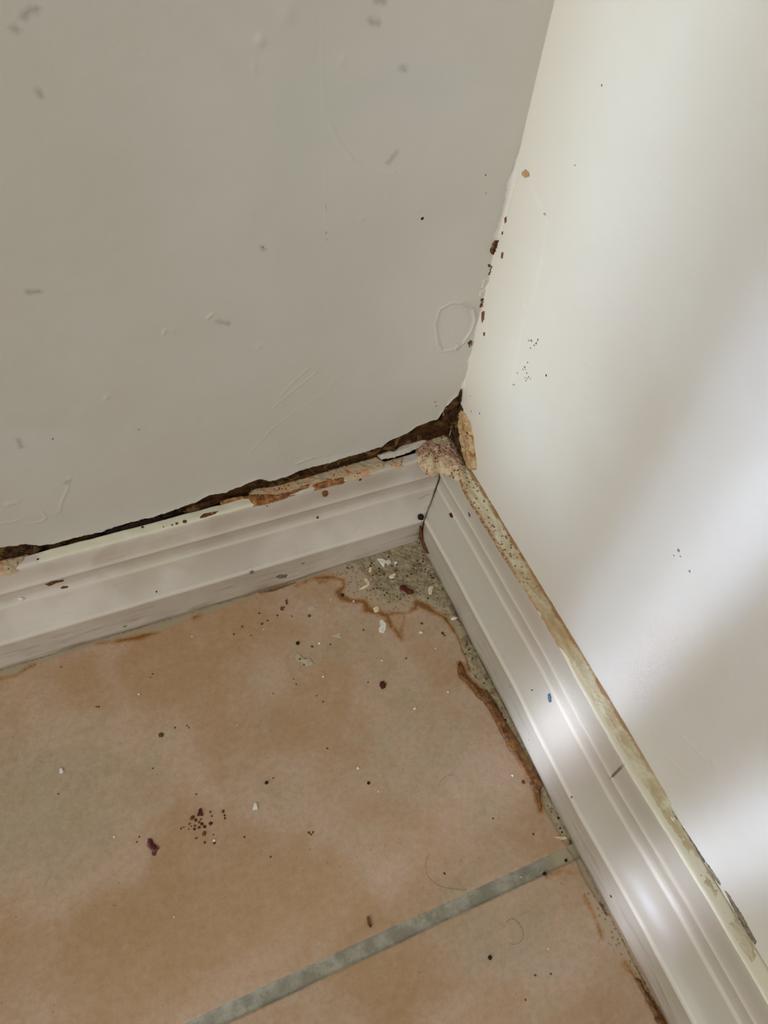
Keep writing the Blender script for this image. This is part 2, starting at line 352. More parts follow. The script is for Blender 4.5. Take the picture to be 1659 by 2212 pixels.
# ---- skirting boards: (distance from wall, height) in mm, painted ridge highlight
PROF = [(15.0, -.2, 0), (14.9, 3, 0), (14.7, 10, 0), (14.7, 16.0, 0), (14.95, 17.0, .6), (14.75, 17.8, 1), (14.1, 18.4, .8), (13.2, 19.0, 0), (11.6, 20.6, 0), (10.0, 22.7, 0), (8.7, 24.8, 0), (7.7, 26.9, 0),
        (7.0, 28.4, .2), (6.7, 29.2, 1), (6.2, 29.9, .8), (5.4, 30.6, 0), (5.1, 32.0, 0), (5.2, 34.5, 0), (5.5, 36.6, 0), (6.2, 37.7, .2), (6.95, 38.4, .9), (6.95, 39.1, 1), (6.45, 39.8, .5), (6.0, 40.6, 0), (5.9, 44, 0), (5.8, 47.5, 0),
        (5.7, 49.2, 0), (5.35, 49.9, 0), (4.7, 50.1, 0)]
def residual(y):   # the right board is not quite straight
    t = np.array([-.4, -.22, -.19, -.15, -.125, -.10, -.07, -.04, -.015, 0]); v = np.array([0, .0, .2, -.9, -.6, .4, .3, .4, 0, 0]) * MM
    return np.interp(y, t, v)
def build_board(side):
    back = 1.0 if side == 'left' else .1
    prof = PROF + [(x, 50.15, 0) for x in np.linspace(4.2, back + .3, 9)] + [(back, 49.8, 0), (back - .02, 47, 0), (back - .05, 20, 0), (back, -.2, 0)]
    n = len(prof); s = np.concatenate([np.arange(0, .27, .8 * MM), np.linspace(.28, 1.25, 20)])
    D = np.array([p[0] for p in prof]) * MM; H = np.array([p[1] for p in prof]) * MM; E = np.array([p[2] for p in prof])
    S, DD = np.meshgrid(s, D, indexing='ij'); _, HH = np.meshgrid(s, H, indexing='ij'); _, EE = np.meshgrid(s, E, indexing='ij')
    A = -(DD + .42 * MM + S)                       # mitred end
    if side == 'right':
        DD = DD - np.where(DD > 2 * MM, residual(A), 0) * (1)
        A = A + .35 * MM * np.exp(-((HH - .021) / .004) ** 2) * np.exp(-S / .002)
    else:
        A = A - .30 * MM * fbm(HH, S * 0, 200, 2, 4) * np.exp(-S / .001)
    DD = DD + .12 * MM * fbm(A, HH, 60, 3, 11 if side == 'left' else 12)
    # chipped, uneven top front edge
    HH2 = HH + np.where(HH > .0485, .35 * MM * fbm(A, DD, 180, 3, 21), 0)
    top = sm(HH, .0490, .0500) * 1.0
    if side == 'left': top = top * sm(A, -.1700, -.1690) * (1 - sm(A, -.0890, -.0870)) + .0
    else: top = top * .9
    grime = np.clip(1 - HH / (3.0 * MM), 0, 1) * .55 + np.exp(-(S / .0015)) * .5 * (HH < .048)
    grime = grime + .25 * sm(HH, .016, .012)
    if side == 'right': grime = grime + .0
    P = np.stack([A, -DD, HH2], -1) if side == 'left' else np.stack([-DD, A, HH2], -1)
    if side == 'right': P = P[::-1]; EE = EE[::-1]; grime = grime[::-1]; top = top[::-1]
    me = grid_mesh('baseboard_' + side, P, None, dict(edge=EE * .8 if side == 'left' else EE * .8, grime=grime, top=top))
    # close both ends
    bm = bmesh.new(); bm.from_mesh(me)
    bm.verts.ensure_lookup_table()
    for row in (0, len(s) - 1):
        vs = [bm.verts[row * n + j] for j in range(n)]
        try: bm.faces.new(vs)
        except ValueError: pass
    bmesh.ops.recalc_face_normals(bm, faces=bm.faces); bm.to_mesh(me); bm.free()
    o = link('baseboard_' + side, me, M['board_' + side]); tagit(o, kind='structure'); return o
bl = build_board('left'); br = build_board('right')

# ---- left wall: a painted plaster sheet, torn along its lower edge; brown substrate behind
TORN = [(-60, 1180), (0, 1182), (54, 1175), (84, 1178), (117, 1173), (163, 1160), (190, 1154), (217, 1149), (271, 1130), (325, 1117), (374, 1100), (400, 1091), (420, 1084), (451, 1068), (484, 1063), (520, 1049), (539, 1039), (560, 1033), (584, 1038), (615, 1029), (650, 1016), (700, 1002), (756, 983), (790, 974), (822, 966), (840, 953), (861, 943), (880, 934), (900, 920), (922, 912), (945, 905), (957, 900), (957, 887), (968, 872), (980, 860), (990, 852), (996, 838), (1003, 820)]
tp = P2(plane_left(), TORN); TX = np.array([p[0] for p in tp]); TZ = np.array([p[1] for p in tp])
o_ = np.argsort(TX); TX = TX[o_]; TZ = TZ[o_]
def build_wall_left():
    xs = np.concatenate([np.linspace(-1.3, -.21, 14), np.arange(-.205, -.0002, .35 * MM), [0.0005]])
    lo = np.interp(xs, TX, TZ); lo = np.where(xs < TX[0], TZ[0], lo)
    lo = lo + .55 * MM * fbm(xs, xs * 0, 700, 4, 5) * (xs < -.003)
    k = np.arange(0, .205, .35 * MM); top = np.linspace(.27, 1.6, 14)
    zs = np.concatenate([k, top - .05])
    X = np.repeat(xs[:, None], len(zs), 1); T = np.minimum(zs / .2, 1)
    Z = lo[:, None] + zs[None, :] * 1.0; Z = Z - (lo[:, None] - .055) * T[None, :]
    h = .35 * MM * fbm(X, Z, 16, 3, 31) + .05 * MM * fbm(X, Z, 160, 3, 32)
    # lip curls outward a little
    dz = Z - lo[:, None]
    h = h + .35 * MM * np.exp(-dz / (1.5 * MM)) * (1 + fbm(X, Z * 0, 90, 2, 8)) * (X < -.002)
    pl = plane_left(); stain = np.full(X.shape, -3.0); smudge = np.full(X.shape, -3.0)
    def line(px, wd, H, kind='h'):
        nonlocal h, stain, smudge
        p = P2(pl, px); m0 = 6 * MM
        ax = [q[0] for q in p]; az = [q[1] for q in p]
        sel = (X > min(ax) - m0) & (X < max(ax) + m0) & (Z > min(az) - m0) & (Z < max(az) + m0)
        d = np.full(X.shape, 1.0); d[sel] = seg_d(X[sel], Z[sel], p)
        if kind == 'h': h = h + .5 * H * MM * np.exp(-(d / (wd * MM)) ** 2) * (1 + .8 * fbm(X, Z, 250, 3, 35))
        elif kind == 'stain': stain = np.maximum(stain, (wd * MM - d) / MM * H)
        else: smudge = np.maximum(smudge, (wd * MM - d) / MM * H)
    # arc scratch, parallel scratches, ridges
    line([(712, 268), (725, 295), (745, 325), (765, 348), (790, 368), (820, 374), (852, 372)], .45, .28)
    line([(602, 860), (635, 825), (668, 795)], .40, .22); line([(592, 880), (640, 840), (684, 805)], .40, .22)
    line([(543, 975), (590, 925), (632, 893), (700, 850), (745, 800)], .45, .16)
    line([(600, 990), (670, 995), (760, 975)], .35, -.15)
    line([(562, 80), (568, 92)], .8, .3); line([(548, 142), (550, 156)], .6, .3)
    line([(354, 722), (358, 712), (376, 716)], .5, .35); line([(448, 688), (460, 678), (478, 692), (494, 703)], .5, .35)
    line([(0, 1131), (30, 1127), (50, 1120)], .5, .35); line([(70, 1130), (90, 1127), (100, 1118), (92, 1105)], .5, .3); line([(150, 1032), (145, 1060), (135, 1080), (128, 1105), (118, 1112)], .5, .3)
    line([(18, 1089), (36, 1086)], 1.0, .4); line([(640, 1002), (672, 990)], .5, .45); line([(655, 992), (688, 988)], .4, .3)
    # seam between sheets
    line([(688, 30), (690, 160), (693, 300), (698, 450), (703, 560), (704, 700)], .55, -.06)
    line([(694, 30), (697, 300), (705, 450), (708, 700)], .5, .05)
    # blister beside the corner
    bl_ = [(950, 668), (975, 654), (1000, 655), (1022, 668), (1026, 690), (1018, 715), (1000, 742), (980, 756), (955, 758), (946, 742), (940, 700)]
    p = P2(pl, bl_); d = sdf(X, Z, p); h = h + .25 * MM * np.exp(-((d) / (.45 * MM)) ** 2) - .18 * MM * sm(d, 0, 1 * MM)
    for u, v, r in [(1020, 45, 8), (620, 30, 10), (560, 90, 6), (740, 130, 6), (780, 475, 4), (905, 455, 3), (560, 750, 5), (230, 860, 4)]:
        q = P2(pl, [(u, v)])[0]; h = h + .22 * MM * np.exp(-((X - q[0]) ** 2 + (Z - q[1]) ** 2) / (r * .2 * MM) ** 2)
    line([(703, 440), (705, 460)], .25, .8, 'stain'); line([(704, 500), (705, 520)], .2, .8, 'stain')
    for l in ([(50, 35), (62, 25), (78, 20)], [(800, 45), (815, 50)], [(84, 200), (88, 206)], [(40, 950), (46, 966)], [(470, 694), (492, 700)], [(60, 632), (84, 630)], [(812, 0), (830, 4)], [(30, 62), (36, 64)], [(868, 146), (874, 150)], [(566, 534), (570, 538)], [(143, 1044), (146, 1040)], [(840, 350), (856, 330)]):
        line(l, 1.7, .9, 'smudge')
    sq = [(688, 100, 4), (640, 60, 4), (1000, 658, 3)]
    tone = .20 * sm(X, -.05, -.005) + .0 * X
    y = -h
    P = np.stack([X, y, Z], -1)
    # return strip: the sheet's thickness at the torn edge
    e = np.stack([xs, y[:, 0] + 1.3 * MM, lo + .15 * MM], -1)[:, None, :]; e2 = np.stack([xs, y[:, 0] + .5 * MM, lo - .25 * MM], -1)[:, None, :]
    P = np.concatenate([e, e2, P], 1)
    ex = lambda A, v: np.concatenate([np.full((len(xs), 2), v), A], 1)
    me = grid_mesh('wall_left', P, None, dict(stain=ex(stain, -3), smudge=ex(smudge, -3), tone=ex(tone, .6)))
    o = link('wall_left', me, M['wall_left']); return tagit(o, kind='structure')
wl = build_wall_left()
def build_wall_right():
    a = np.concatenate([np.linspace(-1.3, -.35, 14), np.arange(-.34, .0002, .55 * MM), [.0012, .05]])
    b = np.concatenate([[.0, .02, .04], np.arange(.045, .27, .55 * MM), np.linspace(.29, 1.6, 14)])
    Y, Z = np.meshgrid(a, b, indexing='ij')
    h = .5 * MM * fbm(Y, Z, 14, 3, 41) + .10 * MM * fbm(Y, Z, 120, 3, 42)
    pl = plane_right(); stain = np.full(Y.shape, -3.0); smudge = np.full(Y.shape, -3.0)
    def line(px, wd, H, kind='h'):
        nonlocal h, stain, smudge
        d = seg_d(Y, Z, P2(pl, px))
        if kind == 'h': h = h + H * MM * np.exp(-(d / (wd * MM)) ** 2)
        elif kind == 'stain': stain = np.maximum(stain, (wd * MM - d) / MM * H)
        else: smudge = np.maximum(smudge, (wd * MM - d) / MM * H)
    # thick skim of repaint near the corner and its edge
    ed = P2(pl, [(1120, 385), (1135, 380), (1148, 395), (1160, 430), (1185, 470), (1170, 560), (1150, 640), (1130, 700), (1100, 850), (1010, 870), (1000, 800)])
    d = sdf(Y, Z, ed); h = h + .25 * MM * sm(d, -.6 * MM, .6 * MM)
    line([(1165, 440), (1178, 458), (1186, 472)], .35, -.3)
    line([(1128, 655), (1136, 666)], .4, .45); line([(1180, 540), (1186, 530)], .4, .2)
    for u, v, r, H in [(1420, 440, 14, .25), (1450, 470, 18, .2), (1500, 560, 20, .22), (1560, 330, 24, .2), (1620, 120, 24, .2), (1250, 900, 14, .12), (1300, 1010, 16, .12), (1380, 780, 20, .15), (1600, 1660, 10, .3), (1540, 1650, 8, .3), (1200, 1000, 10, .12)]:
        q = P2(pl, [(u, v)])[0]; h = h + H * MM * np.exp(-((Y - q[0]) ** 2 + (Z - q[1]) ** 2) / (r * .15 * MM) ** 2)
    line([(1420, 1620), (1500, 1690)], .5, .15); line([(1470, 1590), (1560, 1680)], .5, .15)
    for l in ([(1140, 735), (1150, 738)], [(1130, 790), (1135, 800)], [(1162, 733), (1158, 742)], [(1132, 815), (1140, 818)], [(1108, 830), (1112, 832)]): line(l, .35, 1.0, 'stain')
    line([(1165, 440), (1186, 470)], .05, .9, 'stain'); line([(1175, 460), (1186, 470)], .2, .9, 'stain')
    for l in ([(1455, 1190), (1475, 1205)], [(1485, 1230), (1488, 1236)], [(1340, 1530), (1358, 1538)], [(1355, 1545), (1385, 1605)], [(1225, 1310), (1236, 1340)], [(1295, 1455), (1305, 1475)], [(1380, 1550), (1420, 1640)], [(1192, 1290), (1200, 1300)]): line(l, .5, 1.0, 'smudge')
    q = P2(pl, [(1180, 520)])[0]; tone = .7 * np.exp(-((Y) / (.028)) ** 2) + .3 * sm(Z, .12, .05)  # warm cream near the corner, partly bounced light put into the colour
    h = np.where(Z < .046, 0, h)
    P = np.stack([-h, Y, Z], -1)[::-1]
    me = grid_mesh('wall_right', P, None, dict(stain=stain[::-1], smudge=smudge[::-1], tone=tone[::-1]))
    o = link('wall_right', me, M['wall_right']); return tagit(o, kind='structure')
wr = build_wall_right()

# brown substrate behind the torn edge and unseen boxes added behind both walls against light leaks
def box(name, lo, hi, mat, parent=None):
    bm = bmesh.new(); bmesh.ops.create_cube(bm, size=1)
    for v in bm.verts: v.co = Vector([(lo[i] + hi[i]) / 2 + v.co[i] * (hi[i] - lo[i]) for i in range(3)])
    me = bpy.data.meshes.new(name); bm.to_mesh(me); bm.free()
    return link(name, me, mat, parent, smooth=False)
def substrate():
    xs = np.concatenate([[-1.3, -.3], np.arange(-.21, .0045, .5 * MM)]); zs = np.concatenate([[-.001, .02], np.arange(.036, .10, .5 * MM), [1.5]])
    X, Z = np.meshgrid(xs, zs, indexing='ij')
    y = 2.4 * MM + .9 * MM * fbm(X, Z, 160, 5, 51) - 1.0 * MM * sm(Z, .062, .058) * np.clip(fbm(X, Z * 0, 70, 2, 52), 0, 1)
    hole = P2(plane_left(), [(982, 938)])[0]
    P = np.stack([X, y, Z], -1)
    return link('exposed_backing', grid_mesh('exposed_backing', P), M['brown'], wl)
substrate()
box('wall_backing', (-1.3, .006, -.02), (.06, .06, 1.6), M['void'], wl)
box('wall_backing', (.006, -1.3, -.02), (.06, .06, 1.6), M['void'], wr)

# ================================================================== surface finder
def tree(objs):
    V = []; Fc = []
    for o in objs:
        k = len(V); V += [v.co.copy() for v in o.data.vertices]; Fc += [tuple(i + k for i in p.vertices) for p in o.data.polygons]
    return BVHTree.FromPolygons(V, Fc)
BV = tree([floor, bl, br, wl, wr])
def hit(u, v):
    p, n, i, dist = BV.ray_cast(Vector(CAM), Vector(ray(u, v)).normalized())
    if n is not None and n.dot(Vector(ray(u, v))) > 0: n = -n
    return p, n
def mpx(u, v):   # metres per pixel there
    p, n = hit(u, v); return (p - Vector(CAM)).dot(Vector(RCAM[:, 2])) / F
def chip(name, px, th, mat, parent=None, inset=.3, jag=0.0, lift=0.0):
    """a small flake: traced outline laid on the surface, th mm thick"""
    pts = []
    for i in range(len(px)):
        a = px[i]; b = px[(i + 1) % len(px)]; pts.append(a)
        L = math.hypot(b[0] - a[0], b[1] - a[1])
        k = int(L / 3)
        for j in range(1, k):
            t = j / k; pts.append((a[0] + (b[0] - a[0]) * t + random.uniform(-jag, jag), a[1] + (b[1] - a[1]) * t + random.uniform(-jag, jag)))
    c = (sum(p[0] for p in pts) / len(pts), sum(p[1] for p in pts) / len(pts))
    pc, nc = hit(*c); base = []
    for p in pts:
        q, n = hit(*p); base.append(q)
    cen = sum(base, Vector()) / len(base); org = cen.copy()
    rot = nc.to_track_quat('Z', 'Y').to_matrix().to_4x4(); Mw = Matrix.Translation(org) @ rot; inv = Mw.inverted()
    bm = bmesh.new(); lv = [inv @ b for b in base]; R = max(v.length for v in lv)
    def ring(s, z): return [bm.verts.new((v.x * s, v.y * s, v.z * s + z)) for v in lv]
    t = th * MM
    rings = [ring(1.0, -.10 * MM + lift * MM), ring(1.02, lift * MM + t * .5), ring(1 - inset * .4, lift * MM + t * .95), ring(1 - inset, lift * MM + t)]
    n = len(lv)
    for a, b in zip(rings[:-1], rings[1:]):
        for i in range(n): bm.faces.new((a[i], a[(i + 1) % n], b[(i + 1) % n], b[i]))
    cv = bm.verts.new((0, 0, lift * MM + t * (1 + .15 * random.random())))
    for i in range(n): bm.faces.new((rings[-1][i], rings[-1][(i + 1) % n], cv))
    bm.faces.new(list(reversed(rings[0]))) if n > 2 else None
    bmesh.ops.recalc_face_normals(bm, faces=bm.faces)
    me = bpy.data.meshes.new(name); bm.to_mesh(me); bm.free()
    o = link(name, me, M[mat], None, True)
    o.matrix_world = Mw
    if parent is not None: o.parent = parent; o.matrix_parent_inverse = parent.matrix_basis.inverted()
    return o
def grain(name, u, v, r, mat, parent=None, seed=0, sx=1.0, sy=1.0, ang=0.0, tall=.7):
    """a rounded irregular grain sitting on the surface; r in photo pixels"""
    p, n = hit(u, v); R = r * mpx(u, v)
    key = (mat, seed % 4); bm = bmesh.new(); bmesh.ops.create_icosphere(bm, subdivisions=2, radius=1)
    for vt in bm.verts:
        k = 1 + .22 * float(fbm(np.array([vt.co.x + seed * 3.1]), np.array([vt.co.y + vt.co.z * 2]), 1.3, 2, seed)[0]); vt.co *= k
        vt.co.x *= sx; vt.co.y *= sy; vt.co.z *= tall
    bmesh.ops.scale(bm, vec=(R, R, R), verts=bm.verts)
    me = bpy.data.meshes.new(name); bm.to_mesh(me); bm.free()
    o = link(name, me, M[mat])
    o.matrix_world = Matrix.Translation(p + n * R * tall * .6) @ n.to_track_quat('Z', 'Y').to_matrix().to_4x4() @ Matrix.Rotation(ang, 4, 'Z')
    if parent is not None: o.parent = parent
    return o

# ================================================================== marks that belong to the setting
PT = plane_floor(.0500)      # top of the skirting
# crumbling tan plaster on the left skirting's top, with snapped orange paint edges
relief('crumbled_plaster', PT, [(541, 1066), (552, 1056), (590, 1052), (641, 1038), (690, 1024), (747, 1006), (813, 988), (832, 1000), (828, 1012), (800, 1022), (777, 1029), (747, 1036), (700, 1046), (662, 1056), (610, 1074), (552, 1082)], .9, M['bare'], bl, rough=.35, seed=3)
relief('snapped_paint_edge', PT, [(533, 1072), (551, 1070), (600, 1070), (630, 1063), (653, 1053), (668, 1046), (672, 1052), (640, 1064), (611, 1074), (575, 1085), (549, 1090), (541, 1084)], 1.1, M['rust_edge'], bl, step=.25, rim=.5, seed=4)
relief('snapped_paint_edge', PT, [(673, 1051), (700, 1037), (731, 1034), (750, 1031), (738, 1041), (700, 1050), (683, 1055)], 1.0, M['rust_edge'], bl, step=.25, rim=.5, seed=5)
relief('snapped_paint_edge', PT, [(478, 1082), (500, 1076), (535, 1072), (537, 1077), (505, 1081), (480, 1086)], .7, M['rust_edge'], bl, step=.25, rim=.4, seed=15)
relief('flaked_plaster', PT, [(829, 1000), (850, 993), (872, 989), (868, 1005), (850, 1008), (831, 1008)], .7, M['bare'], bl, rough=.4, seed=6)
relief('flaked_plaster', PT, [(0, 1212), (30, 1206), (56, 1200), (48, 1216), (30, 1230), (22, 1236), (5, 1237), (-20, 1244), (-20, 1218)], .7, M['bare'], bl, rough=.5, seed=7)
relief('paint_flap', plane_floor(.0515), [(818, 983), (840, 975), (852, 976), (866, 962), (886, 948), (920, 932), (950, 921), (970, 918), (962, 930), (948, 942), (925, 952), (905, 962), (880, 974), (850, 984), (826, 988)], 1.0, M['board_left'], bl, rough=.12, seed=8)
# bits of brown caught in the crack and patches painted as its shade
for k, s in enumerate([[(0, 1184), (54, 1178), (88, 1182), (70, 1192), (30, 1202), (-10, 1207)], [(190, 1152), (204, 1144), (212, 1154), (200, 1160)], [(226, 1146), (250, 1134), (268, 1138), (240, 1150)], [(262, 1140), (300, 1124), (330, 1114), (350, 1118), (310, 1132), (270, 1142)], [(335, 1117), (360, 1102), (376, 1104), (372, 1110), (350, 1116)],
                       [(400, 1102), (430, 1090), (462, 1070), (482, 1064), (486, 1070), (468, 1084), (452, 1090), (410, 1106)], [(456, 1066), (470, 1060), (476, 1068), (464, 1082)], [(530, 1043), (548, 1031), (566, 1026), (578, 1034), (574, 1046), (545, 1054)], [(584, 1046), (640, 1030), (700, 1010), (760, 990), (760, 1000), (700, 1020), (640, 1042), (590, 1052)], [(752, 990), (790, 978), (818, 970), (824, 980), (790, 994), (758, 1004)], [(822, 972), (850, 956), (866, 944), (900, 926), (902, 934), (868, 956), (852, 974), (830, 978)],
                       [(900, 924), (940, 912), (966, 905), (972, 912), (940, 920), (905, 932)]]):
    relief('crack_residue_and_shade', plane_floor(.0492), s, 1.3, M['brown' if k not in (1, 2, 3, 4) else 'void'], wl, rough=.9, rim=.6, step=.3, seed=20 + k)
# peeled strip of tan plaster down the corner on the right wall, brown cavity beside it
relief('rotten_core', plane_right(), [(992, 868), (1001, 884), (998, 915), (1004, 950), (1014, 990), (1012, 1018), (998, 1008), (984, 975), (972, 945), (980, 905)], .5, M['brown'], wr, rough=1.0, rs=700, rim=.6, step=.25, seed=33)
relief('peeled_plaster', plane_right(), [(997, 884), (1006, 896), (1016, 910), (1023, 944), (1026, 975), (1031, 1012), (1018, 1016), (1010, 1000), (1000, 968), (996, 945), (993, 916), (994, 895)], 1.5, M['tan'], wr, rough=.8, rim=1.6, edge=.6, es=500, seed=9)
relief('rotten_core', plane_left(), [(990, 852), (996, 846), (999, 870), (996, 890), (988, 915), (992, 945), (975, 925), (964, 918), (958, 905), (956, 890), (968, 872), (980, 862)], .6, M['brown'], wl, rough=1.2, rs=700, rim=.8, step=.25, seed=10)
# rusty gaps and torn caulk in the upright corner
for k, s in enumerate([[(1062, 528), (1068, 520), (1081, 512), (1078, 530), (1070, 545), (1062, 552), (1058, 545)], [(1052, 570), (1060, 572), (1070, 568), (1066, 580), (1062, 594), (1054, 592), (1058, 580)], [(1037, 644), (1050, 640), (1055, 646), (1050, 664), (1037, 662)], [(1103, 400), (1106, 388), (1113, 384), (1110, 396)], [(1010, 740), (1018, 733), (1021, 742), (1013, 750)]]):
    relief('rust_gap', plane_left(), s, .45, M['rust_dark'], wl, step=.18, rim=.4, rough=.5, edge=.55, es=1300, seed=110 + k)
for k, s in enumerate([[(1084, 545), (1088, 545), (1086, 558), (1082, 558)], [(1040, 674), (1047, 672), (1046, 690), (1041, 698)], [(1090, 470), (1095, 468), (1094, 480), (1090, 483)], [(1044, 718), (1048, 718), (1047, 726), (1044, 725)], [(1083, 500), (1087, 500), (1086, 507), (1082, 508)]]):
    chip('rust_gap', s, .12, 'brown_chip', wr, jag=.5)
chip('scab', [(1129, 372), (1136, 366), (1143, 373), (1144, 381), (1136, 384), (1130, 380)], .5, 'tan', wr, jag=.5)
grain('cavity', 980, 938, 8, 'black', wl, 4, tall=.25)  # black grain whose colour stands in for the hole's darkness
chip('rust_streak', [(907, 1134), (914, 1138), (914, 1160), (920, 1180), (928, 1196), (920, 1194), (911, 1176), (905, 1160)], .15, 'brown_chip', br, jag=.6)
for s in ([(1437, 1731), (1440, 1731), (1480, 1793), (1524, 1861), (1521, 1862), (1477, 1793)], [(1524, 1862), (1532, 1869), (1557, 1908), (1556, 1913), (1540, 1893)], [(1566, 1924), (1572, 1929), (1602, 1974), (1634, 2034), (1631, 2040), (1616, 2018), (1590, 1974)]):
    chip('gap_shade_streak', s, .15, 'gapdark', wr, jag=.8)  # thin slivers coloured as the shade inside the gap at the skirting
# curled scraps of torn white paint along the upright corner
for k, s in enumerate([[(1042, 604), (1058, 598), (1062, 606), (1050, 612), (1040, 622)], [(1036, 628), (1050, 622), (1058, 634), (1046, 640), (1034, 640)], [(1082, 556), (1070, 560), (1066, 568), (1078, 566)], [(1050, 664), (1036, 668), (1038, 674), (1052, 672)], [(1096, 482), (1088, 484), (1084, 506), (1090, 500)], [(1030, 700), (1042, 702), (1036, 720), (1026, 716)], [(1022, 750), (1032, 752), (1026, 780), (1018, 770)], [(1004, 820), (1012, 822), (1008, 846), (998, 838)]]):
    relief('torn_paint', plane_left(), s, .5, M['wall_plain'], wl, step=.22, rim=.4, rough=.35, seed=90 + k)
# torn strip of corner caulk, paper thin whitish ridge
def corner_ridge():
    zc = np.arange(.082, .185, .35 * MM); t = np.linspace(0, 1, 9)
    Zg, T = np.meshgrid(zc, t, indexing='ij')
    wdt = (1.5 + 1.3 * fbm(Zg, Zg * 0, 260, 4, 61) + .5 * fbm(Zg, Zg * 0, 900, 3, 62)) * MM * sm(.185 - Zg, 0, .02)
    wdt = np.clip(wdt, .15 * MM, None)
    x = -wdt * (1 - T) ** 2 - .1 * MM; y = -wdt * T ** 2 - .05 * MM
    P = np.stack([x, y, Zg], -1)[::-1]
    return link('corner_caulk', grid_mesh('corner_caulk', P, None, dict(stain=Zg[::-1] * 0 - 3, smudge=Zg[::-1] * 0 - 3, tone=Zg[::-1] * 0 + .5)), M['wall_right'], wr)
corner_ridge()
# specks on the walls and skirting (surface marks)
for u, v, r in [(1148, 735, 2), (1158, 742, 2.4), (1162, 734, 2), (1154, 746, 2), (1146, 752, 1.8), (1140, 783, 1.8), (1134, 793, 2), (1130, 798, 1.6), (1138, 806, 1.8), (1142, 814, 1.8), (1136, 822, 1.6), (1118, 806, 1.6), (1146, 818, 1.5), (1018, 889, 1.6), (1036, 893, 2), (940, 868, 1.6), (942, 877, 1.6), (1016, 856, 1.4)]:
    grain('rust_speck', u, v, r, 'brown_chip', wr if u > 1000 else wl, seed=int(u), tall=.25)
for u, v, r in [(1300, 184, 3), (1242, 357, 2), (1180, 811, 2.6), (1466, 1189, 4), (1490, 1234, 3), (1456, 1200, 2), (1470, 1202, 2)]:
    grain('dark_speck', u, v, r, 'grey' if u > 1200 else 'black', wr, seed=int(u), tall=.2)
for u, v, r, m in [(912, 472, 3.6, 'black'), (1049, 378, 2.2, 'grey'), (1050, 417, 1.5, 'grey'), (114, 948, 1.8, 'olive'), (300, 928, 1.6, 'grey'), (568, 534, 1.8, 'grey')]:
    grain('dark_speck', u, v, r, m, wl, seed=int(u), tall=.2)
for s, m in [([(97, 1262), (110, 1256), (125, 1254), (138, 1252), (136, 1256), (120, 1260), (106, 1266)], 'brown_chip'), ([(130, 1270), (136, 1266), (147, 1266), (146, 1270), (136, 1272)], 'brown_chip'),
             ([(432, 1117), (440, 1110), (472, 1104), (465, 1110), (446, 1117), (434, 1120)], 'brown_chip'), ([(595, 1246), (603, 1241), (621, 1241), (618, 1247), (604, 1250)], 'grey'), ([(650, 1217), (659, 1215), (655, 1219)], 'grey'),
             ([(770, 1000), (783, 998), (780, 1002)], 'brown_chip'), ([(264, 1353), (275, 1350), (270, 1355)], 'grey')]:
    chip('paint_chip', s, .15, m, bl, jag=.4)
for u, v, r, m in [(372, 1134, 2, 'black'), (382, 1131, 3, 'brown_chip'), (399, 1127, 4.5, 'brown_chip'), (353, 1138, 1.6, 'olive'), (308, 1139, 3, 'brown_chip'), (686, 1118, 2.8, 'brown_chip'), (577, 1093, 2, 'brown_chip'), (778, 1036, 3.5, 'brown_chip'), (338, 1278, 2.2, 'seed'), (82, 1208, 2.5, 'black'), (543, 1236, 5, 'grey')]:
    grain('rust_speck', u, v, r, m, bl, seed=int(u), tall=.25)
chip('rust_ring', [(695, 1064), (700, 1059), (708, 1061), (709, 1067), (704, 1073), (697, 1072)], .2, 'rust_edge', bl, jag=.5)
chip('rust_ring', [(970, 1110), (975, 1107), (979, 1115), (977, 1119), (972, 1116)], .15, 'darkred', br)
chip('paint_chip', [(1012, 1105), (1016, 1112), (1016, 1118), (1012, 1112)], .15, 'purple', br)
chip('scuff', [(1316, 1682), (1322, 1674), (1340, 1655), (1350, 1650), (1342, 1662), (1326, 1678)], .12, 'grey', br)
chip('scuff', [(1146, 1489), (1152, 1490), (1150, 1493)], .12, 'seed', br)
for u, v, r in [(1102, 1484, 2), (1320, 1936, 3.2), (1235, 1722, 2.4), (1142, 1598, 1.6), (1238, 1500, 1.5)]:
    grain('dark_speck', u, v, r, 'grey' if u != 1320 else 'black', br, seed=int(u), tall=.25)

# ================================================================== things lying or stuck in the corner
# ---- mortar heaped in the floor corner
def mortar_extra(X, Y, d):
    return .5 * MM * fbm(X, Y, 260, 4, 70) * sm(d, 0, 2 * MM) + 1.6 * MM * sm(Y, -.020, -.014) * sm(X, -.040, -.012) * (d > 0)
mo = relief('mortar_patch', FL, [(722, 1216), (790, 1200), (852, 1178), (890, 1158), (912, 1150), (930, 1190), (955, 1250), (975, 1300), (990, 1340), (978, 1338), (958, 1322), (930, 1304), (905, 1294), (880, 1280), (866, 1298), (838, 1306), (812, 1296), (800, 1276), (806, 1254), (786, 1236), (752, 1228)], 1.0, M['mortar'], None, step=.3, rim=2.5, rough=.55, rs=700, edge=.9, es=350, seed=12, extra=mortar_extra)
tagit(mo, 'rough sandy grey mortar patch filling the floor corner between the two white skirting boards', 'mortar')
mo2 = relief('mortar_strip', FL, [(985, 1338), (1000, 1345), (1012, 1375), (1028, 1405), (1050, 1448), (1072, 1490), (1096, 1535), (1130, 1600), (1150, 1645), (1178, 1700), (1205, 1750), (1238, 1812), (1215, 1800), (1186, 1750), (1172, 1712), (1140, 1650), (1108, 1590), (1075, 1525), (1052, 1492), (1022, 1460), (1008, 1420), (996, 1385)], .5, M['mortar'], None, step=.3, rim=1.2, rough=.3, seed=13)
tagit(mo2, 'narrow speckled mortar strip between the terracotta tile and the right skirting board', 'mortar')
